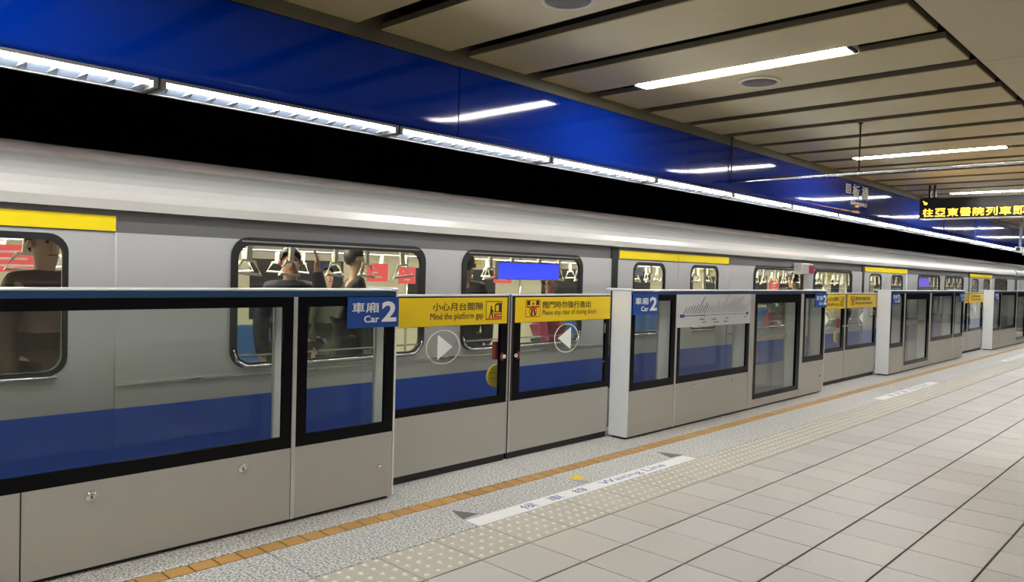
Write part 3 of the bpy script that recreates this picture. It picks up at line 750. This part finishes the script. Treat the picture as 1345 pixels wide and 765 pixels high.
    box('far_skirt', (XFAR-.02, y0, -.55), (XFAR, y1, 1.79), M_STEELD, t)
    for (wa, wb, z0, z1) in wins:
        box('far_window', (XFAR+.04, wa+.1, z0), (XFAR+.05, wb-.1, z1-.08), M_TDARK, t)
        box('advert_rail', (XFAR+.04, wa-.1, 1.60), (XFAR+.06, wb+.1, 1.72), mat('advert_paper', (.72, .70, .62), .5), t)
    for d in doors:
        for s in (-1, 1):
            box('far_door_window', (XFAR+.04, d+s*.58-.3, .8), (XFAR+.05, d+s*.58+.3, 1.52), M_TDARK, t)
        box('door_screen', (XFAR+.04, d-.55, 1.60), (XFAR+.06, d+.55, 1.70), M_YEL2, t)
    L = y1-y0-1.0
    for x in (-5.6, -7.35): box('interior_light', (x-.09, y0+.5, 1.738), (x+.09, y1-.5, 1.757), E_CAR, t)
    # strap rails with triangular hand straps, poles, benches
    for x in (-5.35, -7.55): MB().tube([(x, y0+.6, 1.66), (x, y1-.6, 1.66)], .016, 8).build('strap_rail', M_CHR, t, True)
    lp = MB(); lp.box((-.012, -.02, -.12), (.012, .02, 0))
    lp.tube([(0, -.10, -.225), (0, .10, -.225), (0, .045, -.125), (0, -.045, -.125)], .014, 6, closed=True)
    lm = lp.mesh('hand_strap'); lm.materials.append(mat('strap_cream', (.88, .86, .74), .4))
    y = y0+1.0; n = 0
    while y < y1-.9:
        for x in (-5.35, -7.55):
            o = link('hand_strap', lm, None, t); o.location = Vector((x, y+RND.uniform(-.03, .03), 1.655))-Vector(t.location)
            o.rotation_euler = (RND.uniform(-.12, .12), RND.uniform(-.1, .1), RND.uniform(-.3, .3))
        y += .36
    for d in doors:
        for s in (-1, 1):
            for x in (-4.86, -8.05):
                MB().tube([(x, d+s*1.12, 0), (x, d+s*1.12, 1.75)], .018, 8).build('grab_pole', M_CHR, t, True)
            box('draught_screen', (-5.05, d+s*1.15-.012, .35), (-4.64, d+s*1.15+.012, 1.25), M_CREAM, t)
    for (wa, wb, z0, z1) in wins:
        for x0, x1, xb in ((-5.06, -4.68, -4.68), (-8.3, -7.9, -8.3)):
            box('bench_seat', (x0, wa-.1, .36), (x1, wb+.1, .43), M_SEAT, t, .02)
            bk = (-4.72, -4.66) if x0 > -6 else (-8.34, -8.27)
            box('bench_back', (bk[0], wa-.1, .43), (bk[1], wb+.1, .80), M_SEAT, t, .015)
            box('bench_base', (x0+.1, wa-.05, 0), (x1-.04, wb+.05, .36), M_TFLR, t)
    return t
ZW0, ZW1 = .86, 1.655
W = []
for k in range(-1, 3):
    o = 7.15*k
    W += [(2.285+o, 3.77+o, ZW0, ZW1), (4.25+o, 5.735+o, ZW0, ZW1)]
W = [w_ for w_ in W if w_[0] > -4.6] + [(23.35, 24.75, ZW0, ZW1)]
car = train_car(-5.05, 25.85, DOORS[1:], W, 'silver train car with blue waist band and yellow door banners, filling the picture')
nxt = train_car(26.40, 40.0, [28.75], [(30.6, 32.1, ZW0, ZW1)], 'next silver train car beyond the gap at the right edge', full=False)
t = thing('gangway', (-6.475, 26.1, 0), 'dark gangway bellows between the two train cars', 'gangway')
mb = MB()
for i in range(5):
    a = 25.86+i*.108; mb.box((-7.9+.03*(i % 2), a, .0), (-5.05-.05*(i % 2), a+.10, 2.05-.04*(i % 2)))
mb.build('bellows', M_RUB, t)
# side indicator lamp, window displays and door posters belong to the car
lb = box('side_lamp', (XT, 10.62, 1.575), (-4.42, 11.02, 1.735), M_TROOF, car, .012)
box('lens', (-4.50, 11.02, 1.59), (-4.425, 11.05, 1.72), mat('lens_red', (.32, .03, .05), .3), lb)
box('red_face', (-4.42, 10.86, 1.60), (-4.412, 11.0, 1.71), MATS['lens_red'], lb)
def panel_in_window(y0, y1, z0, z1, m, x=XT-.10):
    d = box('window_display', (x-.03, y0-.015, z0-.012), (x, y1+.015, z1+.012), M_GREY2, car)
    box('screen', (x, y0, z0), (x+.004, y1, z1), m, d)
panel_in_window(4.735, 5.54, 1.44, 1.578, E_BLUE)
panel_in_window(16.80, 18.0-.3, 1.43, 1.60, E_PURP)
panel_in_window(23.55, 24.65, 1.545, 1.60, M_YEL2)
def poster(y0, y1, z0, z1, x, m, label=None):
    p = box('advert_panel', (x-.02, y0, z0), (x, y1, z1), m, car)
    h_ = z1-z0
    for i in range(3): box('advert_line', (x, y0+.06, z0+h_*(.2+.25*i)), (x+.003, y1-.08-.05*i, z0+h_*(.28+.25*i)), M_MAP, p)
for args in ((1.05, 1.75, 1.40, 1.60, -6.5, E_REDS), (5.10, 5.32, 1.34, 1.52, -6.5, E_REDS), (6.55, 6.85, 1.36, 1.53, -6.5, E_REDS), (4.72, 4.98, 1.36, 1.55, -6.55, E_REDS),
             (12.4, 12.75, 1.28, 1.47, -5.7, E_REDS), (10.55, 10.85, 1.43, 1.6, -5.3, mat('advert_brown', (.33, .19, .10), .5))): poster(*args)
poster(7.0, 7.35, 1.50, 1.585, -4.9, mat('advert_blue', (.35, .55, .75), .5))

# ------------------------------------------------------------------ passengers behind the train windows
def skin(name, verts, edges, radii, m, parent, root=0, sub=1):
    me = bpy.data.meshes.new('tmp'); me.from_pydata(verts, edges, [])
    o = bpy.data.objects.new('tmp', me); COL.objects.link(o)
    o.modifiers.new('s', 'SKIN').use_smooth_shade = True
    sv = me.skin_vertices[0].data
    for i, r in enumerate(radii): sv[i].radius = r if isinstance(r, tuple) else (r, r); sv[i].use_root = (i == root)
    sb = o.modifiers.new('u', 'SUBSURF'); sb.levels = sub
    res = eval_mesh(o); bpy.data.objects.remove(o); res.name = name; res.materials.clear()
    return res
def passenger(x, y, h, turn, label, coat, legs_, hair, raised=False, mask=None, cap=None, skin_c=(.55, .36, .26)):
    """standing figure of height h (feet at the origin, facing +x before turn)"""
    t = thing('person', (x, y, 0), label, 'person')
    s = h/1.70
    V = []; E_ = []; Rr = []
    def add(p, r, prev=None):
        V.append(tuple(c*s for c in p)); Rr.append(tuple(q*s for q in r) if isinstance(r, tuple) else r*s)
        if prev is not None: E_.append((prev, len(V)-1))
        return len(V)-1
    pel = add((0, 0, .92), (.15, .12)); wai = add((.0, 0, 1.08), (.13, .10), pel); che = add((0, 0, 1.27), (.135, .095), wai)
    nek = add((-.005, 0, 1.42), .05, che); jaw = add((.022, 0, 1.495), (.066, .066), nek); hd = add((.005, 0, 1.58), (.082, .092), jaw); add((0, 0, 1.65), (.058, .064), hd)
    arms = {}
    for sd in (-1, 1):
        sh_ = add((0, sd*.17, 1.36), .05, che)
        if raised and sd == 1: pts = [((.08, sd*.26, 1.24), .047), ((.14, sd*.20, 1.47), .035), ((.15, sd*.19, 1.53), .03)]
        else: pts = [((-.01, sd*.225, 1.10), .047), ((.05, sd*.22, .88), .036), ((.06, sd*.215, .82), .03)]
        p = sh_
        for q, r in pts: p = add(q, r, p)
        wz = V[p]; dirz = 1 if (raised and sd == 1) else -1
        pal = add((wz[0]/s+.005, wz[1]/s, wz[2]/s+dirz*.06), (.022, .034), p)
        for f_, ln in ((-.027, .052), (-.009, .064), (.009, .06), (.026, .046)):
            a = add((V[pal][0]/s+f_, V[pal][1]/s, V[pal][2]/s+dirz*.035), .0085, pal)
            b = add((V[pal][0]/s+f_+.006, V[pal][1]/s-sd*.010, V[pal][2]/s+dirz*(.035+ln*.6)), .008, a)
            add((V[pal][0]/s+f_+.008, V[pal][1]/s-sd*.025, V[pal][2]/s+dirz*(.035+ln)), .0065, b)
        a = add((V[p][0]/s+.035, V[p][1]/s-sd*.01, V[p][2]/s+dirz*.03), .010, p); add((V[p][0]/s+.05, V[p][1]/s-sd*.018, V[p][2]/s+dirz*.065), .0085, a)
        arms[sd] = [sh_]+list(range(sh_+1, p+1))
        hip = add((0, sd*.09, .86), .095, pel); kn = add((.02, sd*.095, .48), .06, hip); an = add((-.01, sd*.10, .085), .04, kn)
        ft = add((.06, sd*.105, .035), (.042, .03), an); add((.15, sd*.11, .028), (.036, .022), ft)
    R_ = Matrix.Rotation(turn, 4, 'Z')
    sk = mat('skin_%.2f' % skin_c[0], skin_c, .5)
    def put(name, me, m, par=t):
        me.transform(R_); o = link(name, me, m); o.parent = par; return o
    body = put('body', skin('body', V, E_, Rr, sk, t), sk)
    # coat, trousers: same chains a little wider
    ci = [0, 1, 2]; cv = []; ce = []; cr = []; mp_ = {}
    def cadd(i, r):
        mp_[i] = len(cv); cv.append(V[i]); q = Rr[i] if isinstance(Rr[i], tuple) else (Rr[i], Rr[i]); cr.append((q[0]*r+.012*s, q[1]*r+.014*s))
    for i in (0, 1, 2): cadd(i, 1.16)
    cv.append(((-.005)*s, 0, 1.44*s)); cr.append((.078*s, .074*s)); cv.append((0, 0, .78*s)); cr.append((.175*s, .145*s)); ce += [(0, 1), (1, 2), (2, 3), (0, 4)]
    for sd in (-1, 1):
        pr = 2
        for i in arms[sd]: cadd(i, 1.28); ce.append((mp_[pr], mp_[i])); pr = i
    put('coat', skin('coat', cv, ce, cr, None, t), coat)
    tv = [(0, 0, .93*s)]; te = []; tr = [(.155*s, .125*s)]
    for sd in (-1, 1):
        a = len(tv); tv += [(0, sd*.092*s, .85*s), (.02*s, sd*.097*s, .48*s), (-.01*s, sd*.10*s, .11*s)]; tr += [(.105*s,)*2, (.074*s,)*2, (.062*s,)*2]
        te += [(0, a), (a, a+1), (a+1, a+2)]
    put('trousers', skin('trousers', tv, te, tr, None, t), legs_)
    # hair cap, face
    bm = bmesh.new(); bmesh.ops.create_uvsphere(bm, u_segments=20, v_segments=12, radius=1)
    bmesh.ops.delete(bm, geom=[v for v in bm.verts if v.co.z < -.15 and v.co.x > -.25 or v.co.x > .72 and v.co.z < .35 or v.co.z < -.8], context='VERTS')
    for v in bm.verts: v.co = Vector((v.co.x*.098-.008, v.co.y*.092, v.co.z*.105+1.615))*s
    hm = bpy.data.meshes.new('hair'); bm.to_mesh(hm); bm.free(); hm.polygons.foreach_set('use_smooth', [True]*len(hm.polygons))
    put('cap' if cap else 'hair', hm, cap or hair)
    fm_ = MB()
    fm_.lathe([(.016, -.03), (.013, .0), (.004, .022)], (.088, 0, 1.575), seg=8)
    me = fm_.mesh('nose', True); me.transform(Matrix.Scale(s, 4)); put('nose', me, sk)
    for sd in (-1, 1):
        me = MB().lathe([(.002, .008), (.010, .003), (.011, -.004)], (.082, sd*.032, 1.60), 'x', 8).mesh('eye', True); me.transform(Matrix.Scale(s, 4)); put('eye', me, M_INK)
        me = MB().lathe([(.012, -.022), (.02, 0), (.012, .022)], (.0, sd*.085, 1.585), seg=8).mesh('ear', True); me.transform(Matrix.Scale(s, 4)); put('ear', me, sk)
    me = MB().box((.080, -.024, 1.520), (.088, .024, 1.528)).mesh('mouth'); me.transform(Matrix.Scale(s, 4)); put('mouth', me, M_REDI)
    if mask:
        pts = [(.094*math.cos(a)+.012, .084*math.sin(a)) for a in [math.radians(q) for q in range(-80, 81, 16)]]
        mb = MB(); n = len(pts)
        for z, k in ((1.49, .86), (1.52, 1.02), (1.555, 1.06), (1.58, .98)):
            mb.v += [(p[0]*k*s, p[1]*k*s, z*s) for p in pts]
        for r in range(3):
            for i in range(n-1): mb.f.append((r*n+i, r*n+i+1, (r+1)*n+i+1, (r+1)*n+i)); mb.mi.append(0)
        put('face_mask', mb.mesh('face_mask', True), mask)
    return t
M_HAIR = mat('hair_black', (.012, .010, .009), .5); M_NAVY = mat('cloth_navy', (.012, .016, .03), .7); M_CHARC = mat('cloth_charcoal', (.02, .021, .022), .7)
M_BROWN = mat('cloth_brown', (.085, .05, .035), .7); M_JEAN = mat('cloth_denim', (.03, .06, .15), .7); M_CAPB = mat('cap_blue', (.03, .045, .13), .6)
M_OLIVE = mat('cloth_olive', (.05, .05, .035), .7); M_REDC = mat('cloth_red', (.30, .03, .03), .7); M_TEAL = mat('mask_teal', (.16, .50, .46), .6)
M_PINK = mat('cloth_pink', (.62, .10, .17), .7); M_GRN = mat('cloth_green', (.05, .19, .15), .7)
passenger(-5.00, 1.33, 1.70, .3, 'person in a brown coat standing inside the nearest train door', M_BROWN, M_CHARC, mat('hair_brown', (.05, .028, .02), .5))
passenger(-5.72, 2.52, 1.66, 2.6, 'person in dark grey clothes seen from behind at the first full window', M_CHARC, M_NAVY, M_HAIR)
passenger(-5.45, 3.18, 1.64, -.4, 'person in a navy coat raising one arm to a hand strap', M_NAVY, M_CHARC, M_HAIR, raised=True, skin_c=(.50, .28, .18))
passenger(-6.30, 4.05, 1.52, .2, 'person wearing a blue cap in the middle of the carriage', M_OLIVE, M_JEAN, M_HAIR, cap=M_CAPB)
passenger(-5.45, 3.80, 1.68, 1.2, 'person all in black beside the second window', M_CHARC, M_CHARC, M_HAIR)
passenger(-5.30, 4.95, 1.66, 2.2, 'person in black with back turned, left side of the blue display window', M_CHARC, M_NAVY, M_HAIR)
passenger(-5.15, 6.00, 1.50, .4, 'person in a pink top and green trousers, low behind the display window', M_PINK, M_GRN, M_HAIR)
passenger(-5.10, 11.15, 1.18, .1, 'small person in a red top wearing a teal face mask', M_REDC, M_JEAN, M_HAIR, mask=M_TEAL)
passenger(-5.4, 12.6, 1.62, 2.8, 'person in charcoal standing near the red side screen', M_CHARC, M_CHARC, M_HAIR)
passenger(-5.3, 19.2, 1.62, .3, 'person in brown standing far along the carriage', M_BROWN, M_NAVY, M_HAIR)
